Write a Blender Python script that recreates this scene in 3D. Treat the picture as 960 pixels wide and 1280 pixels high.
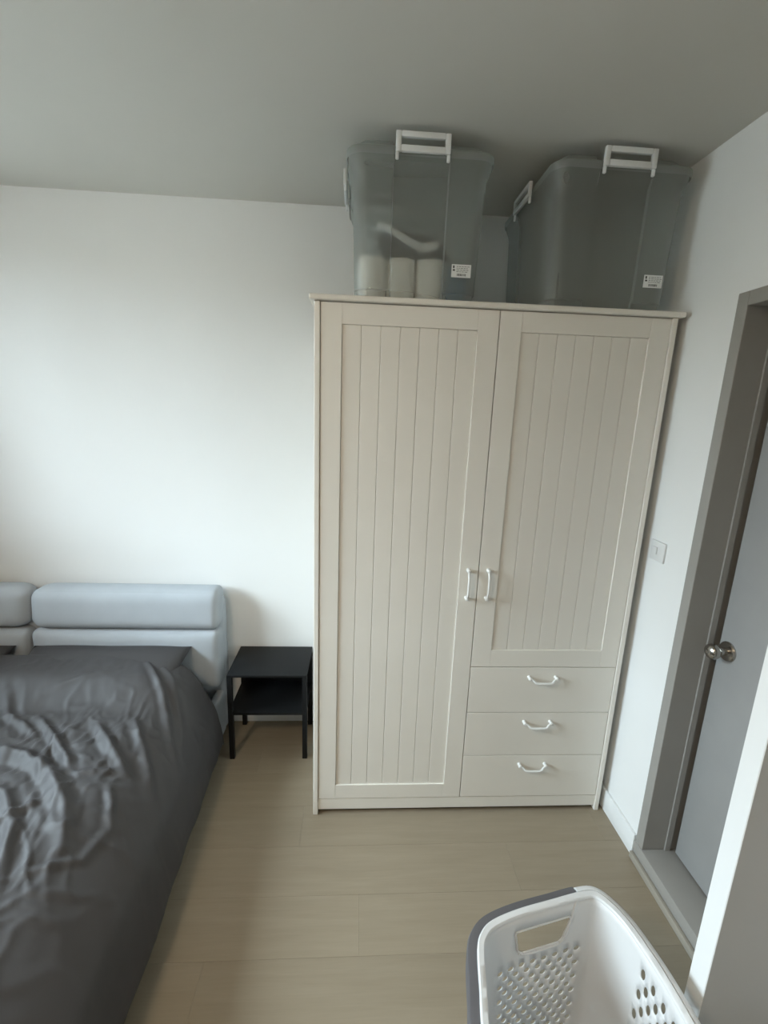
import bpy, bmesh, math, random
from mathutils import Vector, Matrix, noise
from mathutils.geometry import delaunay_2d_cdt

for o in list(bpy.data.objects):
    bpy.data.objects.remove(o)
scene = bpy.context.scene
C = scene.collection
random.seed(4)

# ------------------------------------------------------------------ camera
cam_d = bpy.data.cameras.new('camera')
cam_d.sensor_fit = 'HORIZONTAL'
cam_d.sensor_width = 36.0
cam_d.lens = 571.045 / 960 * 36
cam_d.clip_start = 0.02
cam = bpy.data.objects.new('camera', cam_d)
C.objects.link(cam)
_r = Vector((0.99798299, -0.05279332, 0.03525373))
_u = Vector((-0.02285014, 0.21937427, 0.97537316))
_f = Vector((0.05922695, 0.97421137, -0.21772545))
m4 = Matrix((_r, _u, -_f)).transposed().to_4x4()
m4.translation = Vector((0.15314, -1.59288, 1.65615))
cam.matrix_world = m4
scene.camera = cam

# ------------------------------------------------------------------ world: overcast daylight
world = bpy.data.worlds.new('overcast_sky')
scene.world = world
world.use_nodes = True
bg = world.node_tree.nodes['Background']
# standard overcast sky: luminance (1 + 2 sin(elevation)) / 3 of the zenith
_n, _l = world.node_tree.nodes, world.node_tree.links
_tc = _n.new('ShaderNodeTexCoord')
_sx = _n.new('ShaderNodeSeparateXYZ')
_l.new(_tc.outputs['Generated'], _sx.inputs['Vector'])
_cl = _n.new('ShaderNodeClamp')
_l.new(_sx.outputs['Z'], _cl.inputs['Value'])
_ma = _n.new('ShaderNodeMath'); _ma.operation = 'MULTIPLY_ADD'
_ma.inputs[1].default_value = 2 / 3; _ma.inputs[2].default_value = 1 / 3
_l.new(_cl.outputs['Result'], _ma.inputs[0])
_ms = _n.new('ShaderNodeMath'); _ms.operation = 'MULTIPLY'
_ms.inputs[1].default_value = 58.0                      # zenith radiance
_l.new(_ma.outputs[0], _ms.inputs[0])
_l.new(_ms.outputs[0], bg.inputs['Strength'])
bg.inputs['Color'].default_value = (0.735, 0.90, 1.0, 1)

scene.view_settings.view_transform = 'Standard'
scene.view_settings.look = 'None'
scene.view_settings.gamma = 1.0
scene.view_settings.use_curve_mapping = False
scene.view_settings.exposure = 0.10

# room extents
XL, XR = -2.25, 1.2584
YB, YF = 0.6016, -3.1
HC = 2.497
# window opening in the left wall
WY0, WY1, WZ0, WZ1 = -1.45, 0.05, 1.25, 2.42

# daylight portal: only guides sampling through the window opening
pl = bpy.data.lights.new('window_portal', 'AREA')
pl.shape = 'RECTANGLE'
pl.size = WZ1 - WZ0
pl.size_y = WY1 - WY0
pl.cycles.is_portal = True
po = bpy.data.objects.new('window_portal', pl)
C.objects.link(po)
po.location = (XL - 0.11, (WY0 + WY1) / 2, (WZ0 + WZ1) / 2)
po.rotation_euler = (0, -math.pi / 2, 0)

# ------------------------------------------------------------------ materials
def new_mat(name):
    m = bpy.data.materials.new(name)
    m.use_nodes = True
    nt = m.node_tree
    b = nt.nodes['Principled BSDF']
    return m, nt, b

def mat(name, col, rough=0.5, metal=0.0, spec=0.5, var=0.04, scale=8.0, bump=0.0, bscale=200.0, stretch=None):
    m, nt, b = new_mat(name)
    N, L = nt.nodes, nt.links
    tc = N.new('ShaderNodeTexCoord')
    mp = N.new('ShaderNodeMapping')
    L.new(tc.outputs['Object'], mp.inputs['Vector'])
    if stretch:
        mp.inputs['Scale'].default_value = stretch
    nz = N.new('ShaderNodeTexNoise')
    nz.inputs['Scale'].default_value = scale
    nz.inputs['Detail'].default_value = 4
    L.new(mp.outputs['Vector'], nz.inputs['Vector'])
    cr = N.new('ShaderNodeValToRGB')
    lo = [max(0, c * (1 - var)) for c in col]
    hi = [min(1, c * (1 + var)) for c in col]
    cr.color_ramp.elements[0].position = 0.3
    cr.color_ramp.elements[1].position = 0.7
    cr.color_ramp.elements[0].color = (*lo, 1)
    cr.color_ramp.elements[1].color = (*hi, 1)
    L.new(nz.outputs['Fac'], cr.inputs['Fac'])
    L.new(cr.outputs['Color'], b.inputs['Base Color'])
    b.inputs['Roughness'].default_value = rough
    b.inputs['Metallic'].default_value = metal
    b.inputs['Specular IOR Level'].default_value = spec
    if bump > 0:
        n2 = N.new('ShaderNodeTexNoise')
        n2.inputs['Scale'].default_value = bscale
        n2.inputs['Detail'].default_value = 3
        L.new(mp.outputs['Vector'], n2.inputs['Vector'])
        bp = N.new('ShaderNodeBump')
        bp.inputs['Strength'].default_value = bump
        bp.inputs['Distance'].default_value = 0.001
        L.new(n2.outputs['Fac'], bp.inputs['Height'])
        L.new(bp.outputs['Normal'], b.inputs['Normal'])
    return m

def fabric(name, col, rough=0.9, wscale=900, bump=0.25, var=0.08, spec=0.25):
    m, nt, b = new_mat(name)
    N, L = nt.nodes, nt.links
    tc = N.new('ShaderNodeTexCoord')
    w1 = N.new('ShaderNodeTexNoise'); w1.inputs['Scale'].default_value = wscale; w1.inputs['Detail'].default_value = 2
    w2 = N.new('ShaderNodeTexNoise'); w2.inputs['Scale'].default_value = 6; w2.inputs['Detail'].default_value = 4
    L.new(tc.outputs['Object'], w1.inputs['Vector'])
    L.new(tc.outputs['Object'], w2.inputs['Vector'])
    mx = N.new('ShaderNodeMath'); mx.operation = 'MULTIPLY_ADD'
    mx.inputs[1].default_value = 0.5
    L.new(w1.outputs['Fac'], mx.inputs[0])
    ml = N.new('ShaderNodeMath'); ml.operation = 'MULTIPLY'; ml.inputs[1].default_value = 0.5
    L.new(w2.outputs['Fac'], ml.inputs[0])
    L.new(ml.outputs[0], mx.inputs[2])
    cr = N.new('ShaderNodeValToRGB')
    cr.color_ramp.elements[0].position = 0.3; cr.color_ramp.elements[1].position = 0.7
    cr.color_ramp.elements[0].color = (*[c * (1 - var) for c in col], 1)
    cr.color_ramp.elements[1].color = (*[min(1, c * (1 + var)) for c in col], 1)
    L.new(mx.outputs[0], cr.inputs['Fac'])
    L.new(cr.outputs['Color'], b.inputs['Base Color'])
    b.inputs['Roughness'].default_value = rough
    b.inputs['Specular IOR Level'].default_value = spec
    bp = N.new('ShaderNodeBump'); bp.inputs['Strength'].default_value = bump; bp.inputs['Distance'].default_value = 0.0008
    L.new(w1.outputs['Fac'], bp.inputs['Height'])
    L.new(bp.outputs['Normal'], b.inputs['Normal'])
    return m

def plank_mat():
    m, nt, b = new_mat('oak_laminate')
    N, L = nt.nodes, nt.links
    tc = N.new('ShaderNodeTexCoord')
    oi = N.new('ShaderNodeObjectInfo')
    mp = N.new('ShaderNodeMapping'); mp.inputs['Scale'].default_value = (1.2, 14, 1)
    L.new(tc.outputs['Object'], mp.inputs['Vector'])
    rw = N.new('ShaderNodeMath'); rw.operation = 'MULTIPLY'; rw.inputs[1].default_value = 37.0
    L.new(oi.outputs['Random'], rw.inputs[0])
    nz = N.new('ShaderNodeTexNoise'); nz.noise_dimensions = '4D'
    nz.inputs['Scale'].default_value = 2.2; nz.inputs['Detail'].default_value = 6; nz.inputs['Roughness'].default_value = 0.6
    nz.inputs['Distortion'].default_value = 0.5
    L.new(mp.outputs['Vector'], nz.inputs['Vector']); L.new(rw.outputs[0], nz.inputs['W'])
    mp2 = N.new('ShaderNodeMapping'); mp2.inputs['Scale'].default_value = (4, 120, 1)
    L.new(tc.outputs['Object'], mp2.inputs['Vector'])
    n2 = N.new('ShaderNodeTexNoise'); n2.noise_dimensions = '4D'
    n2.inputs['Scale'].default_value = 2.0; n2.inputs['Detail'].default_value = 3
    L.new(mp2.outputs['Vector'], n2.inputs['Vector']); L.new(rw.outputs[0], n2.inputs['W'])
    ad = N.new('ShaderNodeMath'); ad.operation = 'MULTIPLY_ADD'; ad.inputs[1].default_value = 0.25
    L.new(n2.outputs['Fac'], ad.inputs[0])
    a2 = N.new('ShaderNodeMath'); a2.operation = 'MULTIPLY'; a2.inputs[1].default_value = 0.75
    L.new(nz.outputs['Fac'], a2.inputs[0]); L.new(a2.outputs[0], ad.inputs[2])
    cr = N.new('ShaderNodeValToRGB')
    cr.color_ramp.elements[0].position = 0.32; cr.color_ramp.elements[1].position = 0.68
    cr.color_ramp.elements[0].color = (0.262, 0.214, 0.150, 1)
    cr.color_ramp.elements[1].color = (0.310, 0.257, 0.185, 1)
    L.new(ad.outputs[0], cr.inputs['Fac'])
    hs = N.new('ShaderNodeHueSaturation')
    mr = N.new('ShaderNodeMapRange'); mr.inputs['To Min'].default_value = 0.97; mr.inputs['To Max'].default_value = 1.03
    L.new(oi.outputs['Random'], mr.inputs['Value']); L.new(mr.outputs['Result'], hs.inputs['Value'])
    L.new(cr.outputs['Color'], hs.inputs['Color']); L.new(hs.outputs['Color'], b.inputs['Base Color'])
    b.inputs['Roughness'].default_value = 0.42
    b.inputs['Specular IOR Level'].default_value = 0.35
    bp = N.new('ShaderNodeBump'); bp.inputs['Strength'].default_value = 0.15; bp.inputs['Distance'].default_value = 0.0005
    L.new(n2.outputs['Fac'], bp.inputs['Height']); L.new(bp.outputs['Normal'], b.inputs['Normal'])
    return m

def clear_plastic(name, col, fac, trans_col=(0.9, 0.93, 0.93)):
    """thin milky polypropylene: part see-through, part scattering"""
    m, nt, b = new_mat(name)
    N, L = nt.nodes, nt.links
    out = N['Material Output']
    tr = N.new('ShaderNodeBsdfTransparent'); tr.inputs['Color'].default_value = (*trans_col, 1)
    df = N.new('ShaderNodeBsdfDiffuse'); df.inputs['Color'].default_value = (*col, 1)
    tl = N.new('ShaderNodeBsdfTranslucent'); tl.inputs['Color'].default_value = (*col, 1)
    gl = N.new('ShaderNodeBsdfGlossy'); gl.inputs['Roughness'].default_value = 0.35
    gl.inputs['Color'].default_value = (0.9, 0.9, 0.9, 1)
    m1 = N.new('ShaderNodeMixShader'); m1.inputs[0].default_value = 0.45
    L.new(df.outputs[0], m1.inputs[1]); L.new(tl.outputs[0], m1.inputs[2])
    m2 = N.new('ShaderNodeMixShader'); m2.inputs[0].default_value = 0.06
    L.new(m1.outputs[0], m2.inputs[1]); L.new(gl.outputs[0], m2.inputs[2])
    tc = N.new('ShaderNodeTexCoord')
    nz = N.new('ShaderNodeTexNoise'); nz.inputs['Scale'].default_value = 5
    L.new(tc.outputs['Object'], nz.inputs['Vector'])
    lw = N.new('ShaderNodeLayerWeight'); lw.inputs['Blend'].default_value = 0.35
    mr = N.new('ShaderNodeMapRange'); mr.inputs['To Min'].default_value = fac * 0.99; mr.inputs['To Max'].default_value = fac * 1.01
    L.new(nz.outputs['Fac'], mr.inputs['Value'])
    ma = N.new('ShaderNodeMath'); ma.operation = 'MULTIPLY_ADD'; ma.inputs[1].default_value = 0.45; ma.use_clamp = True
    L.new(lw.outputs['Facing'], ma.inputs[0]); L.new(mr.outputs['Result'], ma.inputs[2])
    mx = N.new('ShaderNodeMixShader')
    rf = N.new('ShaderNodeBsdfRefraction'); rf.inputs['Roughness'].default_value = 0.14; rf.inputs['IOR'].default_value = 1.06
    rf.inputs['Color'].default_value = (*trans_col, 1)
    ms = N.new('ShaderNodeMixShader'); ms.inputs[0].default_value = 0.4
    L.new(tr.outputs[0], ms.inputs[1]); L.new(rf.outputs[0], ms.inputs[2])
    L.new(ma.outputs[0], mx.inputs[0]); L.new(ms.outputs[0], mx.inputs[1]); L.new(m2.outputs[0], mx.inputs[2])
    L.new(mx.outputs[0], out.inputs['Surface'])
    return m

M = {}
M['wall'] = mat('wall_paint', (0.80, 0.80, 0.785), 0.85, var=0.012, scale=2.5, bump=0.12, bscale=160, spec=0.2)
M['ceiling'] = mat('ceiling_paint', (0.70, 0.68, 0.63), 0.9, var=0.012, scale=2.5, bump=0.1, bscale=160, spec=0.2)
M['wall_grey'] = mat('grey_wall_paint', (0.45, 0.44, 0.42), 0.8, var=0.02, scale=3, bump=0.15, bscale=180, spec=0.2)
M['base'] = mat('white_trim', (0.78, 0.79, 0.78), 0.45, var=0.015)
M['frame'] = mat('grey_door_frame', (0.31, 0.295, 0.27), 0.5, var=0.03)
M['leaf'] = mat('grey_door_leaf', (0.33, 0.325, 0.315), 0.5, var=0.03, bump=0.06, bscale=90)
M['dark'] = mat('gap_shade_black', (0.01, 0.01, 0.01), 0.9)  # black stands in for the shade behind the door gap
M['plank'] = plank_mat()
M['subfloor'] = mat('floor_underlay', (0.22, 0.18, 0.12), 0.9)
M['strip'] = mat('floor_strip', (0.33, 0.30, 0.25), 0.5)
M['lacquer'] = mat('white_lacquer', (0.83, 0.795, 0.725), 0.42, var=0.012, scale=5, bump=0.05, bscale=300)
M['carcass'] = mat('wardrobe_inside', (0.05, 0.045, 0.04), 0.8)
M['handle'] = mat('white_handle', (0.82, 0.81, 0.78), 0.3, var=0.01)
M['black'] = mat('black_steel', (0.006, 0.0065, 0.007), 0.5, spec=0.25, var=0.1, bump=0.05, bscale=500)
M['grey_fabric'] = fabric('grey_upholstery', (0.41, 0.44, 0.47))
M['duvet'] = fabric('charcoal_cotton', (0.052, 0.049, 0.050), rough=0.62, wscale=1200, bump=0.12, spec=0.5)
M['mattress'] = fabric('mattress_cloth', (0.6, 0.6, 0.6))
M['steel'] = mat('brushed_steel', (0.45, 0.43, 0.40), 0.22, metal=1.0, var=0.05)
M['switch'] = mat('switch_plastic', (0.72, 0.72, 0.71), 0.35, var=0.01)
M['basket'] = mat('white_plastic', (0.74, 0.74, 0.735), 0.35, var=0.01)
M['grip'] = mat('grey_rubber', (0.115, 0.11, 0.115), 0.55, var=0.05)
M['box'] = clear_plastic('clear_tub', (0.54, 0.56, 0.535), 0.345)
M['lid'] = clear_plastic('clear_lid', (0.50, 0.52, 0.50), 0.50)
M['clip'] = mat('white_clip', (0.80, 0.82, 0.82), 0.4, var=0.01)
M['paper'] = mat('tissue_paper', (0.93, 0.90, 0.85), 0.95, var=0.02, bump=0.3, bscale=400)
M['card'] = mat('cardboard', (0.35, 0.26, 0.18), 0.9)
M['bag'] = fabric('dark_bag', (0.05, 0.052, 0.055))
M['strap'] = fabric('pale_strap', (0.7, 0.7, 0.68))
M['packet'] = mat('blue_packet', (0.10, 0.20, 0.30), 0.4)
M['sticker'] = mat('sticker_paper', (0.80, 0.81, 0.80), 0.6, var=0.01)
M['ink'] = mat('sticker_ink', (0.06, 0.06, 0.065), 0.7)
M['alu'] = mat('window_aluminium', (0.55, 0.55, 0.55), 0.4, metal=0.6)
M['facade'] = mat('far_facade', (0.30, 0.29, 0.27), 0.9, var=0.15, scale=0.5)
M['ground'] = mat('city_ground', (0.22, 0.21, 0.19), 0.95, var=0.2, scale=0.2)

def glow_mat(name, col, strength):
    m, nt, b = new_mat(name)
    b.inputs['Base Color'].default_value = (0.8, 0.8, 0.78, 1)
    b.inputs['Emission Color'].default_value = (*col, 1)
    b.inputs['Emission Strength'].default_value = strength
    return m
M['lamp_glow'] = glow_mat('lamp_glow', (1.0, 0.79, 0.55), 74.0)

def glass_mat():
    m, nt, b = new_mat('window_glass')
    N, L = nt.nodes, nt.links
    tr = N.new('ShaderNodeBsdfTransparent'); tr.inputs['Color'].default_value = (0.955, 0.96, 0.965, 1)
    gl = N.new('ShaderNodeBsdfGlossy'); gl.inputs['Roughness'].default_value = 0.02
    mx = N.new('ShaderNodeMixShader')
    fr = N.new('ShaderNodeFresnel'); fr.inputs['IOR'].default_value = 1.3
    L.new(fr.outputs[0], mx.inputs[0]); L.new(tr.outputs[0], mx.inputs[1]); L.new(gl.outputs[0], mx.inputs[2])
    L.new(mx.outputs[0], N['Material Output'].inputs['Surface'])
    return m
M['glass'] = glass_mat()

# ------------------------------------------------------------------ helpers
ORIGIN = {}

def origin_of(o):
    v = Vector((0, 0, 0))
    while o is not None:
        v += o.location
        o = o.parent
    return v

def link(name, me, material, parent=None, loc=None, smooth=False, origin=None):
    o = bpy.data.objects.new(name, me)
    C.objects.link(o)
    if material is not None and len(me.materials) == 0:
        me.materials.append(material)
    if parent is not None:
        o.parent = parent
    if loc is not None:
        o.location = loc
    if smooth:
        for p in me.polygons:
            p.use_smooth = True
    return o

def obj(name, bm, material, parent=None, smooth=False, angle=None, origin=None):
    """bm is in world coordinates; origin = world position of the object's own origin"""
    po_ = origin_of(parent) if parent is not None else Vector((0, 0, 0))
    og = Vector(origin) if origin is not None else po_
    bmesh.ops.translate(bm, verts=bm.verts, vec=-og)
    bmesh.ops.recalc_face_normals(bm, faces=bm.faces)
    me = bpy.data.meshes.new(name)
    bm.to_mesh(me)
    bm.free()
    o = link(name, me, material, parent, og - po_)
    if smooth:
        for p in me.polygons:
            p.use_smooth = True
        if angle is not None:
            me.set_sharp_from_angle(angle=math.radians(angle))
    return o

def tag(o, label=None, cat=None, group=None, kind=None):
    if label: o['label'] = label
    if cat: o['category'] = cat
    if group: o['group'] = group
    if kind: o['kind'] = kind
    return o

def thing(name, label, cat, loc, group=None):
    o = bpy.data.objects.new(name, None)
    o.empty_display_size = 0.1
    C.objects.link(o)
    o.location = loc
    return tag(o, label, cat, group)

def add_box(bm, lo, hi, r=0.0, seg=2):
    res = bmesh.ops.create_cube(bm, size=1.0)
    vs = res['verts']
    c = [(a + b) / 2 for a, b in zip(lo, hi)]
    s = [abs(b - a) for a, b in zip(lo, hi)]
    for v in vs:
        v.co = Vector((c[0] + v.co.x * s[0], c[1] + v.co.y * s[1], c[2] + v.co.z * s[2]))
    if r > 0:
        es = set()
        for v in vs:
            es.update(v.link_edges)
        bmesh.ops.bevel(bm, geom=list(es), offset=r, segments=seg, affect='EDGES', profile=0.5)

def box(name, lo, hi, material, parent=None, r=0.0, seg=2, origin=None, smooth=None):
    bm = bmesh.new()
    add_box(bm, lo, hi, r, seg)
    return obj(name, bm, material, parent, smooth=(r > 0) if smooth is None else smooth, angle=40, origin=origin)

def add_tube(bm, pts, radii, n=10, caps=True, flat=None):
    pts = [Vector(p) for p in pts]
    rings = []
    prev = None
    for i, p in enumerate(pts):
        a = pts[max(i - 1, 0)]; b = pts[min(i + 1, len(pts) - 1)]
        t = (b - a).normalized()
        if prev is None:
            up = Vector((0, 0, 1)) if abs(t.z) < 0.9 else Vector((0, 1, 0))
            x = t.cross(up).normalized()
        else:
            x = (prev - t * prev.dot(t)).normalized()
        prev = x
        y = t.cross(x).normalized()
        r = radii[i] if hasattr(radii, '__len__') else radii
        ring = []
        for k in range(n):
            a_ = 2 * math.pi * k / n
            ring.append(bm.verts.new(p + (x * math.cos(a_) + y * math.sin(a_) * (flat or 1)) * r))
        rings.append(ring)
    for i in range(len(rings) - 1):
        for k in range(n):
            bm.faces.new((rings[i][k], rings[i][(k + 1) % n], rings[i + 1][(k + 1) % n], rings[i + 1][k]))
    if caps:
        bm.faces.new(rings[0][::-1]); bm.faces.new(rings[-1])

def add_lathe(bm, prof, center, axis, n=28):
    """prof: (distance along axis, radius)"""
    axis = Vector(axis).normalized()
    up = Vector((0, 0, 1)) if abs(axis.z) < 0.9 else Vector((0, 1, 0))
    x = axis.cross(up).normalized(); y = axis.cross(x).normalized()
    c = Vector(center)
    rings = []
    for d, r in prof:
        if r < 1e-5:
            rings.append([bm.verts.new(c + axis * d)])
        else:
            rings.append([bm.verts.new(c + axis * d + (x * math.cos(2 * math.pi * k / n) + y * math.sin(2 * math.pi * k / n)) * r) for k in range(n)])
    for a, b in zip(rings[:-1], rings[1:]):
        for k in range(n):
            k2 = (k + 1) % n
            if len(a) == 1 and len(b) == 1: continue
            if len(a) == 1: bm.faces.new((a[0], b[k], b[k2]))
            elif len(b) == 1: bm.faces.new((a[k], b[0], a[k2]))
            else: bm.faces.new((a[k], a[k2], b[k2], b[k]))

def catmull(pts, n=8, closed=False):
    P = [Vector(p) for p in pts]
    out = []
    m = len(P)
    rng = range(m if closed else m - 1)
    for i in rng:
        if closed:
            p0, p1, p2, p3 = P[(i - 1) % m], P[i], P[(i + 1) % m], P[(i + 2) % m]
        else:
            p0, p1, p2, p3 = P[max(i - 1, 0)], P[i], P[i + 1], P[min(i + 2, m - 1)]
        for k in range(n):
            t = k / n
            out.append(0.5 * ((2 * p1) + (p2 - p0) * t + (2 * p0 - 5 * p1 + 4 * p2 - p3) * t * t + (3 * p1 - p0 - 3 * p2 + p3) * t ** 3))
    if not closed:
        out.append(P[-1].copy())
    return out

# ------------------------------------------------------------------ the room
def struct(o):
    return tag(o, kind='structure')

T = 0.14
fl = struct(box('floor', (XL, YF, -0.10), (XR, YB, -0.008), M['subfloor']))
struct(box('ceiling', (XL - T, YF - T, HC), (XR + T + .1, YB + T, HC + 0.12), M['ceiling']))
struct(box('wall_back', (XL - T, YB, -0.1), (XR + T, YB + T, HC), M['wall']))
struct(box('wall_front', (XL - T, YF - T, -0.1), (XR + T, YF, HC), M['wall_grey']))  # unseen wall, greyed to cut bounce light
# left wall with the window opening
bm = bmesh.new()
add_box(bm, (XL - T, YF, -0.1), (XL, WY0, HC))
add_box(bm, (XL - T, WY1, -0.1), (XL, YB, HC))
add_box(bm, (XL - T, WY0, -0.1), (XL, WY1, WZ0))
add_box(bm, (XL - T, WY0, WZ1), (XL, WY1, HC))
struct(obj('wall_left', bm, M['wall_grey']))  # grey chosen to weaken the bounce; this wall stays out of view
# window
win = struct(thing('window_1', None, None, (XL - 0.07, (WY0 + WY1) / 2, WZ0)))
bm = bmesh.new()
x0, x1 = XL - 0.10, XL - 0.04
fw = 0.05
add_box(bm, (x0, WY0, WZ0), (x1, WY0 + fw, WZ1)); add_box(bm, (x0, WY1 - fw, WZ0), (x1, WY1, WZ1))
add_box(bm, (x0, WY0 + fw, WZ0), (x1, WY1 - fw, WZ0 + fw)); add_box(bm, (x0, WY0 + fw, WZ1 - fw), (x1, WY1 - fw, WZ1))
ym = (WY0 + WY1) / 2
add_box(bm, (x0, ym - .025, WZ0 + fw), (x1, ym + .025, WZ1 - fw))
obj('window_frame', bm, M['alu'], win)
for a, b in ((WY0 + fw, ym - .025), (ym + .025, WY1 - fw)):
    box('pane', (XL - 0.073, a, WZ0 + fw), (XL - 0.067, b, WZ1 - fw), M['glass'], win)
# ground far below the flat, seen only by the light
struct(box('ground', (-60, -60, -9.2), (60, 60, -9), M['ground']))

# apartment block across the street
bb = bmesh.new()
add_box(bb, (-26, -40, -9), (-14, 40, 3.5))
fb = tag(obj('apartment_block', bb, M['facade'], origin=(-20, 0, -9)), kind='structure')
# right wall with the door opening
DY0, DY1, DZ = -0.818, -0.215, 1.995        # opening in the wall
bm = bmesh.new()
add_box(bm, (XR, DY1, -0.1), (XR + T, YB, HC))
add_box(bm, (XR, YF, -0.1), (XR + T, DY0, HC))
add_box(bm, (XR, DY0, DZ), (XR + T, DY1, HC))
struct(obj('wall_right', bm, M['wall']))
# added black sheet behind the door: stops sky light, paints the gap's shade
bm = bmesh.new()
add_box(bm, (XR + T, DY0 - .1, -0.1), (XR + T + 0.02, DY1 + .1, 2.2))
struct(obj('added_light_block', bm, M['dark']))
# stub wall in the foreground: white end, grey front
bm = bmesh.new()
add_box(bm, (0.92, -0.9005, 0.0), (XR, -0.8570, HC), 0.0015, 1)
sw = struct(obj('wall_partition', bm, M['wall']))
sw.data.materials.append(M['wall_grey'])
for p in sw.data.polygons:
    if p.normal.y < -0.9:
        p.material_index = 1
# skirting
struct(box('baseboard_right', (XR - 0.012, -0.2045, 0.0), (XR, YB - .012, 0.095), M['base'], r=0.003))
struct(box('baseboard_back', (XL, YB - 0.012, 0.0), (XR, YB, 0.085), M['base'], r=0.003))
struct(box('baseboard_left', (XL, YF, 0.0), (XL + 0.012, YB - .012, 0.085), M['base'], r=0.003))

# door frame, sill and leaf
bm = bmesh.new()
FX0 = XR - 0.006
add_box(bm, (FX0, -0.2475, 0.0745), (XR + T, -0.2075, 2.024), 0.0015, 1)
add_box(bm, (FX0, -0.8560, 0.0745), (XR + T, -0.8100, 2.024), 0.0015, 1)
add_box(bm, (FX0, -0.8100, 1.984), (XR + T, -0.2475, 2.024), 0.0015, 1)
add_box(bm, (XR + 0.080, -0.2535, 0.0745), (XR + 0.100, -0.2475, 1.984))
add_box(bm, (XR + 0.080, -0.8100, 1.976), (XR + 0.100, -0.2535, 1.984))
struct(obj('trim_1', bm, M['frame']))
bm = bmesh.new()
add_box(bm, (XR - 0.0085, -0.8560, 0.0), (XR + T, -0.2050, 0.0745), 0.003, 2)
struct(obj('trim_2', bm, M['frame'], smooth=True, angle=40))
struct(box('trim_3', (XR - 0.0225, -0.8560, 0.0), (XR - 0.0085, -0.2070, 0.028), M['strip'], r=0.003))
door = struct(thing('door_1', None, None, (XR + 0.11, -0.53, 0.08)))
box('door_leaf', (XR + 0.112, -0.8080, 0.080), (XR + 0.138, -0.2640, 1.982), M['leaf'], door, r=0.002)
KY, KZ = -0.302, 0.928
bm = bmesh.new()
kx = XR + 0.112
add_lathe(bm, [(0, 0), (0, .033), (.004, .033), (.009, .029), (.011, .018), (.011, 0)], (kx, KY, KZ), (-1, 0, 0))
rs = obj('knob_rosette', bm, M['steel'], door, smooth=True, angle=35)
bm = bmesh.new()
add_lathe(bm, [(.009, 0), (.009, .0125), (.030, .0125), (.036, .018), (.044, .0235), (.052, .0255), (.060, .0245), (.066, .020), (.069, .012), (.070, .010), (.0705, 0)], (kx, KY, KZ), (-1, 0, 0))
kn = obj('door_knob', bm, M['steel'], door, smooth=True, angle=35)
bm = bmesh.new()
add_lathe(bm, [(.0700, 0), (.0700, .0065), (.0735, .0055), (.0735, 0)], (kx, KY, KZ), (-1, 0, 0), n=16)
obj('lock_button', bm, M['steel'], kn, smooth=True, angle=35)

# light switch on the right wall
sp = thing('light_switch', 'white square light switch on the wall between wardrobe and grey door', 'light switch', (XR, -0.051, 1.152))
box('switch_plate', (XR - 0.008, -0.090, 1.152), (XR, -0.012, 1.225), M['switch'], sp, r=0.003)
box('rocker', (XR - 0.0115, -0.052, 1.176), (XR - 0.008, -0.026, 1.203), M['switch'], sp, r=0.0012)

# ceiling lamp above the foot of the bed (behind the viewer)
LPX, LPY = -0.90, -1.80
lamp = thing('ceiling_lamp', 'round warm ceiling lamp above the foot of the bed', 'lamp', (LPX, LPY, HC))
bm = bmesh.new()
add_lathe(bm, [(0, 0), (0, .17), (.018, .17), (.022, .165), (.022, 0)], (LPX, LPY, HC), (0, 0, -1), n=40)
obj('lamp_base', bm, M['base'], lamp, smooth=True, angle=40)
bm = bmesh.new()
add_lathe(bm, [(.0225, .158), (.040, .155), (.060, .140), (.076, .110), (.086, .065), (.089, 0)], (LPX, LPY, HC), (0, 0, -1), n=40)
obj('lamp_shade', bm, M['lamp_glow'], lamp, smooth=True)

# floor planks
PW, PL_, G = 0.185, 1.22, 0.0003
def plank_mesh(length, width):
    b_ = bmesh.new()
    add_box(b_, (0, 0, -0.008), (length, width, 0.0), 0.0004, 1)
    me = bpy.data.meshes.new('plank'); b_.to_mesh(me); b_.free()
    me.materials.append(M['plank'])
    return me
cache = {}
y = YB - 0.002
row = 0
while y > YF + 0.005:
    w = min(PW, y - YF) - G
    off = [0.0, 0.47, 0.86, 0.23, 0.64][row % 5]
    x = XL
    first = True
    while x < XR - 0.01:
        ln = (PL_ - off if off > 0 else PL_) if first else PL_
        first = False
        ln = min(ln, XR - x)
        key = (round(ln, 3), round(w, 3))
        if key not in cache:
            cache[key] = plank_mesh(ln - G, w)
        link('plank', cache[key], None, fl, (x, y - w, 0))
        x += ln
    y -= PW
    row += 1

# ------------------------------------------------------------------ wardrobe
W, D, H = 1.2234, 0.575, 2.0114
wd = thing('wardrobe', 'tall white wardrobe with two panelled doors and three drawers', 'wardrobe', (W / 2, 0.28, 0))
lac = M['lacquer']
box('side_panel', (0.0, 0.0, 0.0), (0.0195, D, 1.9935), lac, wd, r=0.003, smooth=False)
box('side_panel', (W - 0.0195, 0.0, 0.0), (W, D, 1.9935), lac, wd, r=0.003, smooth=False)
box('top_board', (-0.0158, -0.0158, 1.9940), (W + 0.0158, D + .005, H), lac, wd, r=0.005, seg=3, smooth=False)
box('back_panel', (0.0195, D - 0.006, 0.022), (W - 0.0195, D, 1.993), lac, wd)
box('plinth', (0.0200, 0.006, 0.022), (W - 0.0200, 0.024, 0.0725), lac, wd, r=0.001, smooth=False)
box('inner_partition', (0.604, 0.030, 0.075), (0.620, D - .01, 1.990), M['carcass'], wd)
bm = bmesh.new()
add_box(bm, (0.0205, 0.030, 0.0760), (W - 0.0205, 0.034, 1.990))
obj('inner_panel', bm, M['carcass'], wd)

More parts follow.
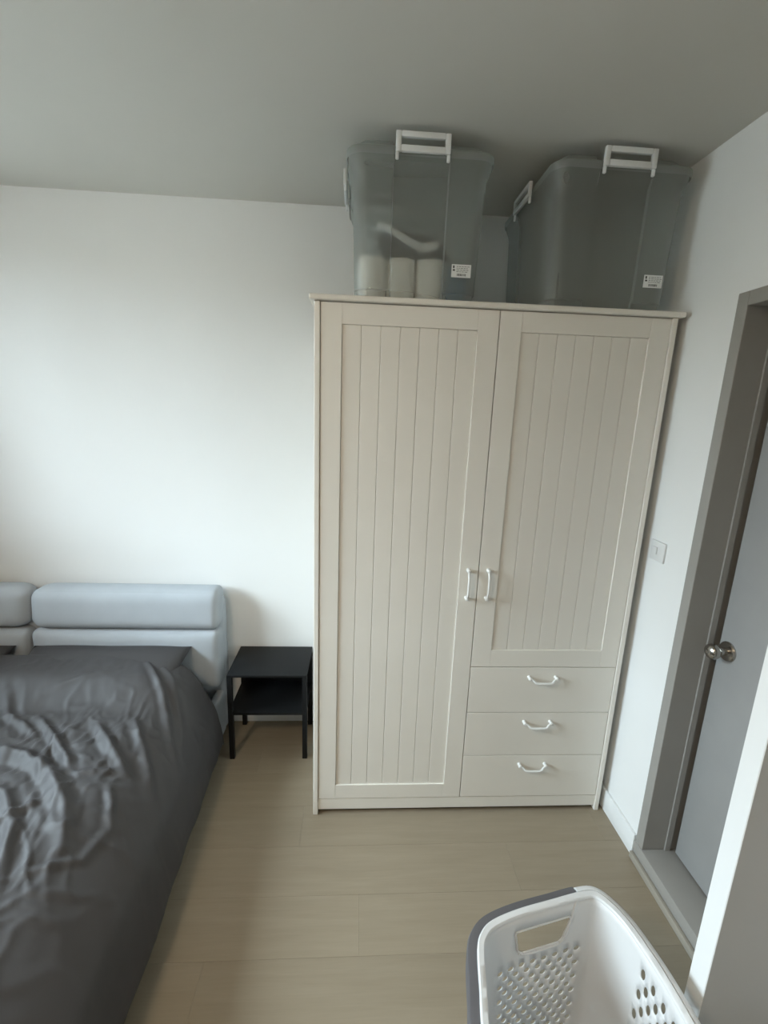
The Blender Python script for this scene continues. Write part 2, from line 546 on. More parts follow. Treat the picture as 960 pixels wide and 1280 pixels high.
def bow_handle(name, a, b, parent, out=0.026, sag=(0, 0, 0)):
    """slim bow handle with two knobbed feet; a, b are the foot centres on the face"""
    a, b, sag = Vector(a), Vector(b), Vector(sag)
    n = Vector((0, -1, 0))
    d = (b - a)
    pts = [a, a + n * out * .55, a + d * .04 + n * out * .62, a + d * .12 + n * out * .74 + sag * .35,
           a + d * .22 + n * out * .95 + sag * .95, a + d * .5 + n * out + sag, a + d * .78 + n * out * .95 + sag * .95,
           a + d * .88 + n * out * .74 + sag * .35, a + d * .96 + n * out * .62, b + n * out * .55, b]
    P = catmull(pts, 5)
    rad = []
    m = len(P) - 1
    for i in range(m + 1):
        t = i / m
        e = min(t, 1 - t)
        rad.append(0.0062 if e < .12 else 0.0062 - (0.0020) * min(1, (e - .12) / .1) + 0.0006 * max(0, 1 - abs(t - .5) / .25))
    bm_ = bmesh.new()
    add_tube(bm_, P, rad, 10)
    for q in (a, b):
        add_lathe(bm_, [(0, 0), (0, .0075), (.003, .0070), (.006, .0055), (.006, 0)], q, (0, -1, 0), n=14)
        add_lathe(bm_, [(out * .35, 0), (out * .38, .0062), (out * .55, .0080), (out * .72, .0062), (out * .78, 0)], q, (0, -1, 0), n=14)
    return obj(name, bm_, M['handle'], parent, smooth=True, angle=50)

def make_door(x0, x1, z0, z1, sx0, sx1, sz0, sz1, nplank, hx):
    y0, y1 = 0.004, 0.024
    bm_ = bmesh.new()
    b = 0.0012
    # backing plate in the panel opening
    add_box(bm_, (sx0 - .004, y0 + .0115, sz0 - .004), (sx1 + .004, y1, sz1 + .004))
    d = obj('door', bm_, lac, wd)
    box('stile', (x0, y0, z0), (sx0, y1, z1), lac, d, r=b, smooth=False)
    box('stile', (sx1, y0, z0), (x1, y1, z1), lac, d, r=b, smooth=False)
    box('rail', (sx0, y0, sz1), (sx1, y1, z1), lac, d, r=b, smooth=False)
    box('rail', (sx0, y0, z0), (sx1, y1, sz0), lac, d, r=b, smooth=False)
    pw = (sx1 - sx0) / nplank
    me = None
    for i in range(nplank):
        px = sx0 + i * pw
        if me is None:
            o = box('panel_board', (px + .0004, y0 + .0055, sz0), (px + pw - .0004, y0 + .0115, sz1), lac, d, r=0.0018, seg=2, smooth=False)
            me = o.data
        else:
            o = link('panel_board', me, None, d, (i * pw, 0, 0))
    bow_handle('handle', (hx, y0, 0.975), (hx, y0, 1.085), d, out=0.028)
    return d

make_door(0.0215, 0.6115, 0.0765, 1.9915, 0.0905, 0.5405, 0.1415, 1.9260, 7, 0.573)
make_door(0.6145, 1.2020, 0.6845, 1.9915, 0.6890, 1.1330, 0.7570, 1.9260, 7, 0.649)
for z0, z1, hz in ((0.4805, 0.6810, 0.640), (0.2785, 0.4775, 0.438), (0.0765, 0.2755, 0.236)):
    bm = bmesh.new()
    add_box(bm, (0.6145, 0.004, z0), (1.2020, 0.024, z1), 0.0016, 2)
    dr = obj('drawer_front', bm, lac, wd)
    bow_handle('handle', (0.852, 0.004, hz), (0.960, 0.004, hz), dr, out=0.028, sag=(0, 0, -0.013))

# ------------------------------------------------------------------ nightstand
NX, NY, NW, ND, NH = -0.4263, 0.316, 0.3657, 0.2662, 0.4468
ns = thing('nightstand', 'small black metal nightstand between bed and wardrobe', 'nightstand', (NX + NW / 2, NY + ND / 2, 0))
lg = 0.022
box('top_plate', (NX, NY, NH - 0.012), (NX + NW, NY + ND, NH), M['black'], ns, r=0.002)
box('shelf', (NX + .002, NY + .002, 0.238), (NX + NW - .002, NY + ND - .002, 0.252), M['black'], ns, r=0.001)
for (ax, ay) in ((0, 0), (1, 0), (0, 1), (1, 1)):
    lx = NX + ax * (NW - lg); ly = NY + ay * (ND - lg)
    box('leg', (lx, ly, 0), (lx + lg, ly + lg, NH - 0.0115), M['black'], ns, r=0.001)
box('back_panel', (NX + lg, NY + ND - .008, 0.2525), (NX + NW - lg, NY + ND - .001, NH - 0.0125), M['black'], ns)

# ------------------------------------------------------------------ bed
BX0, BX1 = -2.205, -0.487
bed = thing('bed', 'upholstered double bed with padded light grey headboard', 'bed', (-1.345, -0.5, 0))
gf = M['grey_fabric']
hb = box('headboard', (BX0, 0.497, 0.02), (BX1, 0.590, 0.735), gf, bed, r=0.03, seg=4)

def cushion(name, lo, hi, parent, r, puff=0.0, lean=0.0, end_r=None):
    """padded block: finely divided, rounded and puffed towards the room"""
    nx, ny, nz = 40, 10, 16
    c = Vector([(a + b) / 2 for a, b in zip(lo, hi)])
    h = Vector([(b - a) / 2 for a, b in zip(lo, hi)])
    bm_ = bmesh.new()
    def rounded(px, py, pz):
        q = Vector((px * h.x, py * h.y, pz * h.z))
        rr = Vector((min(r if px < 0 or end_r is None else end_r, h.x), min(r, 0.052, h.y), min(r, 0.050, h.z)))
        core = Vector((max(-h.x + rr.x, min(h.x - rr.x, q.x)), max(-h.y + rr.y, min(h.y - rr.y, q.y)), max(-h.z + rr.z, min(h.z - rr.z, q.z))))
        dlt = q - core
        e = Vector((dlt.x / max(rr.x, 1e-6), dlt.y / max(rr.y, 1e-6), dlt.z / max(rr.z, 1e-6)))
        if e.length > 1e-6:
            mxc = max(abs(e.x), abs(e.y), abs(e.z))
            e = e.normalized() * mxc
            q = core + Vector((e.x * rr.x, e.y * rr.y, e.z * rr.z))
        f = (1 - min(1, abs(px)) ** 6) * (1 - min(1, abs(pz)) ** 2.5)
        if py < 0:
            q.y += py * puff * f
        q.y += lean * pz
        return c + q
    grid = {}
    def vert(i, j, k):
        key = (i, j, k)
        if key not in grid:
            # denser sampling near the ends
            def dens(t):
                return math.sin((t - .5) * math.pi)
            grid[key] = bm_.verts.new(rounded(dens(i / nx), dens(j / ny), dens(k / nz)))
        return grid[key]
    for i in range(nx):
        for k in range(nz):
            bm_.faces.new((vert(i, 0, k), vert(i + 1, 0, k), vert(i + 1, 0, k + 1), vert(i, 0, k + 1)))
            bm_.faces.new((vert(i, ny, k), vert(i, ny, k + 1), vert(i + 1, ny, k + 1), vert(i + 1, ny, k)))
        for j in range(ny):
            bm_.faces.new((vert(i, j, 0), vert(i, j + 1, 0), vert(i + 1, j + 1, 0), vert(i + 1, j, 0)))
            bm_.faces.new((vert(i, j, nz), vert(i + 1, j, nz), vert(i + 1, j + 1, nz), vert(i, j + 1, nz)))
    for j in range(ny):
        for k in range(nz):
            bm_.faces.new((vert(0, j, k), vert(0, j, k + 1), vert(0, j + 1, k + 1), vert(0, j + 1, k)))
            bm_.faces.new((vert(nx, j, k), vert(nx, j + 1, k), vert(nx, j + 1, k + 1), vert(nx, j, k + 1)))
    return obj(name, bm_, gf, parent, smooth=True)

XM = -1.352
cushion('headrest_cushion', (XM - .002, 0.435, 0.603), (BX1 - .003, 0.572, 0.797), hb, 0.085, puff=0.006, lean=0.012, end_r=0.028)
cushion('headrest_cushion', (BX0 + .012, 0.442, 0.603), (XM - .004, 0.572, 0.797), hb, 0.085, puff=0.006, lean=0.012)
cushion('back_cushion', (XM + .003, 0.425, 0.300), (BX1 - .003, 0.540, 0.603), hb, 0.035, puff=0.014, end_r=0.028)
cushion('back_cushion', (BX0 + .012, 0.425, 0.300), (XM - .003, 0.520, 0.601), hb, 0.035, puff=0.014)
box('side_rail', (-0.535, -1.52, 0.03), (-0.4905, 0.500, 0.255), gf, bed, r=0.012, seg=3)
box('side_rail', (BX0 + .003, -1.52, 0.03), (BX0 + .045, 0.500, 0.255), gf, bed, r=0.012, seg=3)
box('foot_rail', (BX0 + .045, -1.52, 0.03), (-0.535, -1.475, 0.255), gf, bed, r=0.012, seg=3)
box('slat_base', (BX0 + .045, -1.475, 0.18), (-0.535, 0.44, 0.20), gf, bed)
for lx in (-2.16, -0.56):
    for ly in (-1.49, 0.40):
        box('leg', (lx - .02, ly - .02, 0), (lx + .02, ly + .02, 0.18), M['black'], bed)
mt = box('mattress', (BX0 + .055, -1.465, 0.2005), (-0.60, 0.418, 0.415), M['mattress'], None, r=0.04, seg=4, origin=(-1.375, -0.52, 0.2005))
tag(mt, 'mattress hidden under the charcoal duvet on the bed', 'mattress')

# pillows
def pillow(cx, cy, cz, sx, sy, sz, tilt, label):
    bm_ = bmesh.new()
    nx, ny = 36, 24
    top, bot = {}, {}
    rot = Matrix.Rotation(tilt, 3, 'X')
    for i in range(nx + 1):
        for j in range(ny + 1):
            u = -1 + 2 * i / nx; v = -1 + 2 * j / ny
            e = max(0.0, (1 - abs(u) ** 3.2)) ** .5 * max(0.0, (1 - abs(v) ** 2.6)) ** .5
            pin = 1 - 0.07 * (1 - abs(u)) * abs(v) ** 3 - 0
            pu = 1 - 0.05 * (1 - abs(v)) * abs(u) ** 3
            wob = 0.05 * noise.noise((u * 2.3 + cx, v * 2.1, 1.7))
            z = e * (1 + wob)
            p_ = Vector((u * sx / 2 * pu, v * sy / 2 * pin, 0))
            t_ = rot @ (p_ + Vector((0, 0, z * sz / 2)))
            b_ = rot @ (p_ - Vector((0, 0, z * sz / 2)))
            top[i, j] = bm_.verts.new(Vector((cx, cy, cz)) + t_)
            bot[i, j] = top[i, j] if (i in (0, nx) or j in (0, ny)) else bm_.verts.new(Vector((cx, cy, cz)) + b_)
    for i in range(nx):
        for j in range(ny):
            bm_.faces.new((top[i, j], top[i + 1, j], top[i + 1, j + 1], top[i, j + 1]))
            bm_.faces.new((bot[i, j], bot[i, j + 1], bot[i + 1, j + 1], bot[i + 1, j]))
    o = obj('pillow', bm_, M['duvet'], None, smooth=True, origin=(cx, cy, cz))
    return tag(o, label, 'pillow', 'pillows against the headboard')
pillow(-0.965, 0.252, 0.492, 0.71, 0.34, 0.10, math.radians(15), 'charcoal pillow whose corner shows at the end of the headboard beside the nightstand')
pillow(-1.755, 0.252, 0.492, 0.71, 0.34, 0.10, math.radians(15), 'charcoal pillow at the left edge, left of the headboard seam')

# duvet draped over mattress and rails
FOLDS = [
    ([(-1.036, -0.003), (-0.944, -0.084), (-0.799, -0.223), (-0.775, -0.255)], .020, .026),
    ([(-0.809, -0.032), (-0.712, -0.14), (-0.608, -0.236)], .022, .030),
    ([(-0.687, -0.005), (-0.61, -0.116), (-0.51, -0.303)], .016, .026),
    ([(-0.742, 0.265), (-0.628, 0.12), (-0.481, -0.166)], .014, .022),
    ([(-1.25, -0.20), (-1.038, -0.191), (-0.944, -0.21), (-0.823, -0.275), (-0.704, -0.401), (-0.646, -0.511)], .026, .042),
    ([(-0.76, -0.276), (-0.621, -0.236)], .012, .018),
    ([(-1.064, 0.105), (-0.841, 0.21)], .006, .02),
    ([(-0.636, -0.301), (-0.583, -0.389)], .010, .016),
    ([(-0.623, -0.298), (-0.575, -0.426), (-0.591, -0.529), (-0.655, -0.577), (-0.698, -0.604)], .009, .018),
    ([(-0.90, -0.50), (-0.846, -0.453), (-0.812, -0.411), (-0.768, -0.362)], .014, .022),
    ([(-1.216, 0.09), (-1.144, -0.003), (-1.048, -0.057), (-0.983, -0.101)], .014, .026),
    ([(-0.717, 0.30), (-0.619, 0.20), (-0.54, 0.06), (-0.50, -0.1)], .008, .024),
    ([(-1.0, -0.33), (-0.90, -0.36), (-0.80, -0.47), (-0.74, -0.62)], .018, .03),
    ([(-1.1, -0.5), (-0.95, -0.62), (-0.85, -0.80)], .015, .035),
    ([(-0.88, -0.05), (-0.90, -0.17), (-0.84, -0.30)], .012, .02),
]
def seg_dist(px, py, a, b):
    ax, ay = a; bx, by = b
    dx, dy = bx - ax, by - ay
    t = max(0, min(1, ((px - ax) * dx + (py - ay) * dy) / (dx * dx + dy * dy + 1e-12)))
    return math.hypot(px - ax - t * dx, py - ay - t * dy), t
def fold_h(px, py):
    h = 0.0
    for pts, amp, wid in FOLDS:
        if not (min(p[0] for p in pts) - .15 < px < max(p[0] for p in pts) + .15 and min(p[1] for p in pts) - .15 < py < max(p[1] for p in pts) + .15):
            continue
        best = 9; bt = 0
        n_ = len(pts) - 1
        for i in range(n_):
            d_, t = seg_dist(px, py, pts[i], pts[i + 1])
            if d_ < best:
                best = d_; bt = (i + t) / n_
        fade = min(1, 0.35 + 2.6 * min(bt, 1 - bt))
        w2 = wid * 0.46
        h += amp * 0.9 * fade * (math.exp(-(best / w2) ** 1.35) - 0.30 * math.exp(-((best - w2 * 2.1) / w2) ** 2))
    return h

PROF = [(-2.235, .105), (-2.232, .20), (-2.220, .31), (-2.17, .41), (-2.05, .462), (-1.85, .474), (-1.35, .478), (-1.0, .474), (-0.78, .468),
        (-0.675, .450), (-0.600, .418), (-0.535, .360), (-0.492, .290), (-0.472, .21), (-0.461, .15), (-0.455, .09)]
prof = catmull([(a, 0, b) for a, b in PROF], 14)
acc = [0.0]
for a, b in zip(prof[:-1], prof[1:]):
    acc.append(acc[-1] + (b - a).length)
def prof_at(s):
    lo, hi = 0, len(acc) - 1
    while hi - lo > 1:
        mid = (lo + hi) // 2
        if acc[mid] <= s: lo = mid
        else: hi = mid
    t = (s - acc[lo]) / (acc[hi] - acc[lo])
    p_ = prof[lo].lerp(prof[hi], t)
    tg = (prof[hi] - prof[lo]).normalized()
    return p_, Vector((-tg.z, 0, tg.x))
NS, NT = 330, 260
Y_HEAD, Y_FOOT = 0.335, -1.50
bm = bmesh.new()
vg = []
for j in range(NT + 1):
    t = j / NT
    y_ = Y_HEAD + (Y_FOOT - Y_HEAD) * t
    rowv = []
    for i in range(NS + 1):
        s = acc[-1] * i / NS
        p_, nrm = prof_at(s)
        x_, z_ = p_.x, p_.z
        # over the pillows the cover is lifted
        topw = max(0.0, min(1.0, (z_ - .30) / .13)) ** 1.2
        lift = 0.074 * max(0.0, min(1.0, (y_ - 0.02) / 0.16)) * topw
        lift *= (3 - 2 * min(1, lift / .074)) * min(1, lift / .074)  if lift > 0 else 0
        # head end rolls down a little at its very edge
        edge = max(0.0, (0.03 - (Y_HEAD - y_)) / 0.03)
        yy = y_
        # hanging sides swing out and in
        side = 1 - topw
        sway = 0.010 * side * noise.noise((y_ * 3.1, 2.0 if x_ > -1.3 else 7.0, 0.3)) + 0.006 * side * noise.noise((y_ * 9.0, z_ * 2.0, 5.3))
        h = fold_h(x_, y_) * (0.35 + 0.65 * topw)
        f1 = noise.fractal((x_ * 2.6, y_ * 2.6, 0.0), 1.0, 2.0, 3)
        rdg = 1 - abs(noise.noise((x_ * 5 + 2.0 * f1, y_ * 6.5 + 1.2 * f1, 3.1)))
        rdg2 = 1 - abs(noise.noise((x_ * 11 + 1.5 * f1, y_ * 9 - 2 * f1, 8.1)))
        mid = topw * max(0.0, min(1.0, (0.15 - y_) / 0.2))
        h += 0.009 * f1 * topw + (0.006 * max(0, rdg - .80) / .20 + 0.004 * max(0, rdg2 - .82) / .18) * (0.2 + 0.8 * mid)
        cr_ = 1 - abs(noise.noise((x_ * 17 + 3 * f1, y_ * 12 - 4 * f1, 12.5)))
        h += 0.0045 * (max(0, cr_ - .80) / .20) ** 1.5 * mid
        h += 0.0016 * noise.noise((x_ * 30, y_ * 22, 1.0)) * topw
        q = Vector((x_, yy, z_)) + nrm * (h + sway) + Vector((0, 0, lift - 0.02 * edge ** 2))
        # wavy hem
        if i >= NS - 6 or i <= 6:
            q.z += 0.012 * noise.noise((y_ * 2.2, 4.0, 1.0)) * 1.0
        if x_ > -1.3:
            q.x += side * max(0.0, min(1.15, 0.32 - y_)) * 0.042
            q.x = min(q.x, -0.452 + max(0.0, 0.30 - y_) * 0.05)
        rowv.append(bm.verts.new(q))
    vg.append(rowv)
for j in range(NT):
    for i in range(NS):
        bm.faces.new((vg[j][i], vg[j][i + 1], vg[j + 1][i + 1], vg[j + 1][i]))
dv = obj('duvet', bm, M['duvet'], None, smooth=True, origin=(-1.35, -0.58, 0.42))
tag(dv, 'rumpled charcoal duvet spread over the bed', 'duvet')
sm = dv.modifiers.new('thickness', 'SOLIDIFY'); sm.thickness = 0.014; sm.offset = -1

# ------------------------------------------------------------------ storage boxes on the wardrobe
BXW = 0.226          # half width at the rim
BYD = 0.553          # depth
def rrect_ring(hw, y0, y1, r, z, rec, recd, side_rec):
    """rounded rectangle, x in +-hw, y in y0..y1, with a shallow vertical recess mid-front/back and mid-side"""
    pts = []
    def line(a, b, n_):
        for k in range(n_):
            t = k / n_
            pts.append((a[0] + (b[0] - a[0]) * t, a[1] + (b[1] - a[1]) * t))
    def arc(cx, cy, a0, a1, n_):
        for k in range(n_):
            a = a0 + (a1 - a0) * k / n_
            pts.append((cx + r * math.cos(a), cy + r * math.sin(a)))
    pi = math.pi
    e = 0.004
    ym_ = (y0 + y1) / 2; sr = side_rec
    # front edge (y0) left to right
    line((-hw + r, y0), (-rec - e, y0), 6); line((-rec - e, y0), (-rec, y0 + recd), 2)
    line((-rec, y0 + recd), (rec, y0 + recd), 8); line((rec, y0 + recd), (rec + e, y0), 2); line((rec + e, y0), (hw - r, y0), 6)
    arc(hw - r, y0 + r, -pi / 2, 0, 8)
    line((hw, y0 + r), (hw, ym_ - sr - e), 6); line((hw, ym_ - sr - e), (hw - recd, ym_ - sr), 2); line((hw - recd, ym_ - sr), (hw - recd, ym_ + sr), 6)
    line((hw - recd, ym_ + sr), (hw, ym_ + sr + e), 2); line((hw, ym_ + sr + e), (hw, y1 - r), 6)
    arc(hw - r, y1 - r, 0, pi / 2, 8)
    line((hw - r, y1), (-hw + r, y1), 14)
    arc(-hw + r, y1 - r, pi / 2, pi, 8)
    line((-hw, y1 - r), (-hw, ym_ + sr + e), 6); line((-hw, ym_ + sr + e), (-hw + recd, ym_ + sr), 2); line((-hw + recd, ym_ + sr), (-hw + recd, ym_ - sr), 6)
    line((-hw + recd, ym_ - sr), (-hw, ym_ - sr - e), 2); line((-hw, ym_ - sr - e), (-hw, y0 + r), 6)
    arc(-hw + r, y0 + r, pi, 1.5 * pi, 8)
    return [(x, y_, z) for x, y_ in pts]

def loft(bm_, rings, cap0=True, cap1=False):
    R_ = [[bm_.verts.new(p) for p in r] for r in rings]
    n_ = len(R_[0])
    for a, b in zip(R_[:-1], R_[1:]):
        for k in range(n_):
            bm_.faces.new((a[k], a[(k + 1) % n_], b[(k + 1) % n_], b[k]))
    if cap0: bm_.faces.new(R_[0][::-1])
    if cap1: bm_.faces.new(R_[-1])

def clip_frame(bm_, w, h, bar, dep, place):
    """rectangular latch frame; place maps local (a, b, c) to box coordinates"""
    def blk(a0, a1, b0, b1):
        n0 = len(bm_.verts)
        add_box(bm_, (a0, 0, b0), (a1, dep, b1), 0.003, 2)
        bm_.verts.ensure_lookup_table()
    tmp = bmesh.new()
    for a0, a1, b0, b1 in ((-w / 2, -w / 2 + bar, 0, h), (w / 2 - bar, w / 2, 0, h), (-w / 2 + bar, w / 2 - bar, h - bar, h), (-w / 2 + bar, w / 2 - bar, 0, bar * 1.1)):
        add_box(tmp, (a0, 0, b0), (a1, dep, b1), 0.0025, 2)
    # two short tongues below
    for sgn in (-1, 1):
        add_box(tmp, (sgn * w / 2 - (0 if sgn < 0 else .010), dep * .3, -0.020), (sgn * w / 2 + (.010 if sgn < 0 else 0), dep, 0.001), 0.002, 1)
    for v in tmp.verts:
        v.co = place(v.co)
    me = bpy.data.meshes.new('t'); tmp.to_mesh(me); tmp.free()
    bm_.from_mesh(me); bpy.data.meshes.remove(me)

def make_box(name, label, cx, y_front, z, marks_seed):
    t = thing(name, label, 'storage box', (cx, y_front, z), 'clear storage boxes on top of the wardrobe')
    OX = Vector((cx, y_front, z))
    def W_(pts): return [OX + Vector(p) for p in pts]
    bm_ = bmesh.new()
    rings = []
    # foot, then tapered walls
    rings.append(W_(rrect_ring(.188, .034, BYD - .034, .035, 0.0, .082, .004, .09)))
    rings.append(W_(rrect_ring(.196, .028, BYD - .028, .040, 0.006, .082, .006, .09)))
    rings.append(W_(rrect_ring(.199, .026, BYD - .026, .042, 0.028, .083, .006, .09)))
    rings.append(W_(rrect_ring(.203, .022, BYD - .022, .045, 0.032, .085, .010, .09)))
    for k in range(1, 9):
        q = k / 8
        rings.append(W_(rrect_ring(.203 + .012 * q, .022 - .010 * q, BYD - .022 + .010 * q, .045, 0.032 + .333 * q, .085, .010, .09)))
    rings.append(W_(rrect_ring(.222, .006, BYD - .006, .05, 0.385, .085, .006, .09)))
    rings.append(W_(rrect_ring(.228, .002, BYD - .002, .052, 0.400, .085, .004, .09)))
    rings.append(W_(rrect_ring(.229, .001, BYD - .001, .052, 0.424, .085, .003, .09)))
    loft(bm_, rings)
    tub = obj('tub', bm_, M['box'], t, smooth=True, angle=28)
    bm_ = bmesh.new()
    rings = [W_(rrect_ring(.2335, -.003, BYD + .003, .054, 0.408, .084, .004, .09)),
             W_(rrect_ring(.2355, -.005, BYD + .005, .054, 0.418, .084, .004, .09)),
             W_(rrect_ring(.2345, -.004, BYD + .004, .054, 0.430, .084, .004, .09)),
             W_(rrect_ring(.226, .005, BYD - .005, .05, 0.436, .084, .004, .09)),
             W_(rrect_ring(.205, .022, BYD - .022, .045, 0.437, .084, .030, .09)),
             W_(rrect_ring(.200, .028, BYD - .028, .042, 0.455, .088, .030, .095)),
             W_(rrect_ring(.194, .034, BYD - .034, .040, 0.460, .088, .030, .095))]
    loft(bm_, rings, cap0=False, cap1=True)
    obj('lid', bm_, M['lid'], t, smooth=True, angle=28)
    # latches: one on the front, one on each side
    bm_ = bmesh.new()
    def pf(v):
        return OX + Vector((v.x, -.016 + v.y, .413 + v.z))
    clip_frame(bm_, .168, .055, .0165, .013, pf)
    cl = obj('clip_handle', bm_, M['clip'], t, smooth=True, angle=40)
    for sgn in (-1, 1):
        bm_ = bmesh.new()
        def ps(v, sgn=sgn):
            return OX + Vector((sgn * (.249 - v.y), BYD / 2 + v.x, .400 + v.z - .0))
        clip_frame(bm_, .17, .05, .0150, .012, ps)
        obj('side_clip', bm_, M['clip'], t, smooth=True, angle=40)
    # paper sticker low on the right of the front, with fine print
    sx0, sx1, sz0, sz1 = .114, .178, .078, .117
    def fy(zz): return .022 - .010 * (zz - .032) / .333
    st = box('sticker', tuple(OX + Vector((sx0, fy(sz1) - .0035, sz0))), tuple(OX + Vector((sx1, fy(sz1) - .0015, sz1))), M['sticker'], t)
    bm_ = bmesh.new()
    rnd = random.Random(marks_seed)
    yb = fy(sz1) - .0039
    add_box(bm_, OX + Vector((sx0 + .004, yb, sz1 - .012)), OX + Vector((sx0 + .009, yb + .0005, sz1 - .004)))
    add_box(bm_, OX + Vector((sx0 + .004, yb, sz1 - .020)), OX + Vector((sx0 + .011, yb + .0005, sz1 - .015)))
    for r_ in range(4):
        x = sx0 + .016
        zz = sz1 - .006 - r_ * .0052
        while x < sx1 - .010:
            wl = rnd.uniform(.004, .010)
            add_box(bm_, OX + Vector((x, yb, zz - .0012)), OX + Vector((min(x + wl, sx1 - .004), yb + .0005, zz)))
            x += wl + .0022
    x = sx0 + .018
    while x < sx1 - .016:
        wl = rnd.uniform(.0008, .0022)
        add_box(bm_, OX + Vector((x, yb, sz0 + .004)), OX + Vector((x + wl, yb + .0005, sz0 + .011)))
        x += wl + rnd.uniform(.0008, .0018)
    obj('fine_print', bm_, M['ink'], st)
    return t

ZT = H
make_box('storage_box', 'clear plastic storage box holding white rolls, on the left of the wardrobe top', 0.330, 0.008, ZT, 3)
make_box('storage_box', 'empty-looking clear plastic storage box on the right of the wardrobe top', 0.982, 0.008, ZT, 8)

# contents of the left box
def roll(cx, cy, label):
    bm_ = bmesh.new()
    z0 = ZT + 0.0072
    R_, r_, h_ = 0.0470, 0.020, 0.130
    add_lathe(bm_, [(0, r_), (0, R_ - .004), (.002, R_ - .001), (.006, R_), (h_ - .008, R_), (h_ - .002, R_ - .003), (h_, R_ - .008), (h_, r_), (0, r_)], (cx, cy, z0), (0, 0, 1), n=36)
    o = obj('paper_roll', bm_, M['paper'], None, smooth=True, angle=50, origin=(cx, cy, z0))
    tag(o, label, 'paper roll', 'white paper rolls in the box')
    bm_ = bmesh.new()
    add_lathe(bm_, [(.001, r_ - .0015), (.001, r_), (h_ - .001, r_), (h_ - .001, r_ - .0015), (.001, r_ - .0015)], (cx, cy, z0), (0, 0, 1), n=24)
    obj('core', bm_, M['card'], o, smooth=True, angle=50)
roll(0.186, 0.092, 'leftmost of the three white paper rolls in the clear box')
roll(0.283, 0.091, 'middle one of the three white paper rolls in the clear box')
roll(0.380, 0.091, 'rightmost of the three white paper rolls in the clear box, beside the blue packet')

# dark pouch lying on the rolls with a pale strap
bm = bmesh.new()
bmesh.ops.create_icosphere(bm, subdivisions=4, radius=1.0)
bc = Vector((0.325, 0.140, ZT + 0.178))
for v in bm.verts:
    n_ = noise.noise(v.co * 1.6 + Vector((3, 1, 2))) * .16 + noise.noise(v.co * 4.0) * .05
    q = v.co * (1 + n_)
    z_ = q.z
    if z_ < -0.62: z_ = -0.62 + (z_ + .62) * .08
    sl = 0.10 * q.x
    v.co = bc + Vector((q.x * .115, q.y * .070, z_ * .060 - sl * .15))
pb = obj('fabric_pouch', bm, M['bag'], None, smooth=True, origin=bc)
tag(pb, 'dark fabric pouch with a pale strap lying on the paper rolls in the box', 'pouch')
bm = bmesh.new()
sp_pts = [(0.205, 0.092, ZT + 0.238), (0.225, 0.080, ZT + 0.234), (0.262, 0.072, ZT + 0.215), (0.300, 0.069, ZT + 0.193), (0.332, 0.068, ZT + 0.178), (0.345, 0.068, ZT + 0.174)]
P = catmull(sp_pts, 6)
add_tube(bm, P, 0.0120, 12)
obj('strap', bm, M['strap'], pb, smooth=True, angle=60)
bm = bmesh.new()
P = catmull([(0.333, 0.072, ZT + 0.173), (0.355, 0.070, ZT + 0.172), (0.385, 0.070, ZT + 0.182), (0.402, 0.074, ZT + 0.192)], 6)
add_tube(bm, P, [0.010 + .006 * math.sin(math.pi * i / (len(P) - 1)) for i in range(len(P))], 10, flat=1.0)
obj('strap_end', bm, M['strap'], pb, smooth=True, angle=60)
# small blue packet
bm = bmesh.new()
add_box(bm, (0.440, 0.060, ZT + 0.0075), (0.500, 0.100, ZT + 0.128), 0.008, 3)
pk = obj('packet', bm, M['packet'], None, smooth=True, angle=40, origin=(0.47, 0.08, ZT + .0075))
tag(pk, 'small blue packet behind the sticker of the box with rolls', 'packet')

# ------------------------------------------------------------------ laundry basket
ZR = 0.48
OUT = [(0.422, -0.946), (0.433, -0.889), (0.447, -0.816), (0.463, -0.784), (0.495, -0.759), (0.566, -0.735), (0.663, -0.714), (0.735, -0.699),
       (0.780, -0.697), (0.808, -0.725), (0.830, -0.773), (0.845, -0.847), (0.851, -0.905), (0.853, -0.96), (0.851, -1.03), (0.842, -1.10),
       (0.812, -1.185), (0.745, -1.245), (0.640, -1.262), (0.535, -1.245), (0.463, -1.185), (0.428, -1.10), (0.418, -1.02)]
bcx, bcy = 0.637, -0.975
oc = catmull([(a, b, 0) for a, b in OUT], 8, closed=True)
# start the loop at the unseen front end
k0 = min(range(len(oc)), key=lambda k: oc[k].y)
oc = oc[k0:] + oc[:k0]
# orientation: make it run counter-clockwise from the front: front -> right -> back -> left
area = sum(oc[k].x * oc[(k + 1) % len(oc)].y - oc[(k + 1) % len(oc)].x * oc[k].y for k in range(len(oc)))
if area < 0:
    oc = [oc[0]] + oc[1:][::-1]
NO = len(oc)
oc_acc = [0.0]
for k in range(NO):
    oc_acc.append(oc_acc[-1] + (oc[(k + 1) % NO] - oc[k]).length)
LO = oc_acc[-1]
def oc_at(s):
    s = s % LO
    lo, hi = 0, NO
    while hi - lo > 1:
        mid = (lo + hi) // 2
        if oc_acc[mid] <= s: lo = mid
        else: hi = mid
    t = (s - oc_acc[lo]) / (oc_acc[hi] - oc_acc[lo])
    a, b = oc[lo % NO], oc[hi % NO]
    tg = (b - a).normalized()
    return a.lerp(b, t), Vector((tg.y, -tg.x, 0))     # outward normal (ccw loop)
def s_near(x, y_):
    k = min(range(NO), key=lambda q: (oc[q].x - x) ** 2 + (oc[q].y - y_) ** 2)
    return oc_acc[k]
def wall_pt(s, z):
    p_, n_ = oc_at(s)
    p_ = p_ - n_ * 0.014
    q = 1 - z / ZR
    k = 1 - 0.17 * q
    if z < 0.03:
        k -= 0.05 * (1 - z / 0.03) ** 2
    return Vector((bcx + (p_.x - bcx) * k, bcy + (p_.y - bcy) * k, z))
bk = thing('laundry_basket', 'white perforated plastic laundry basket with a dark grey grip', 'laundry basket', (bcx, bcy, 0))

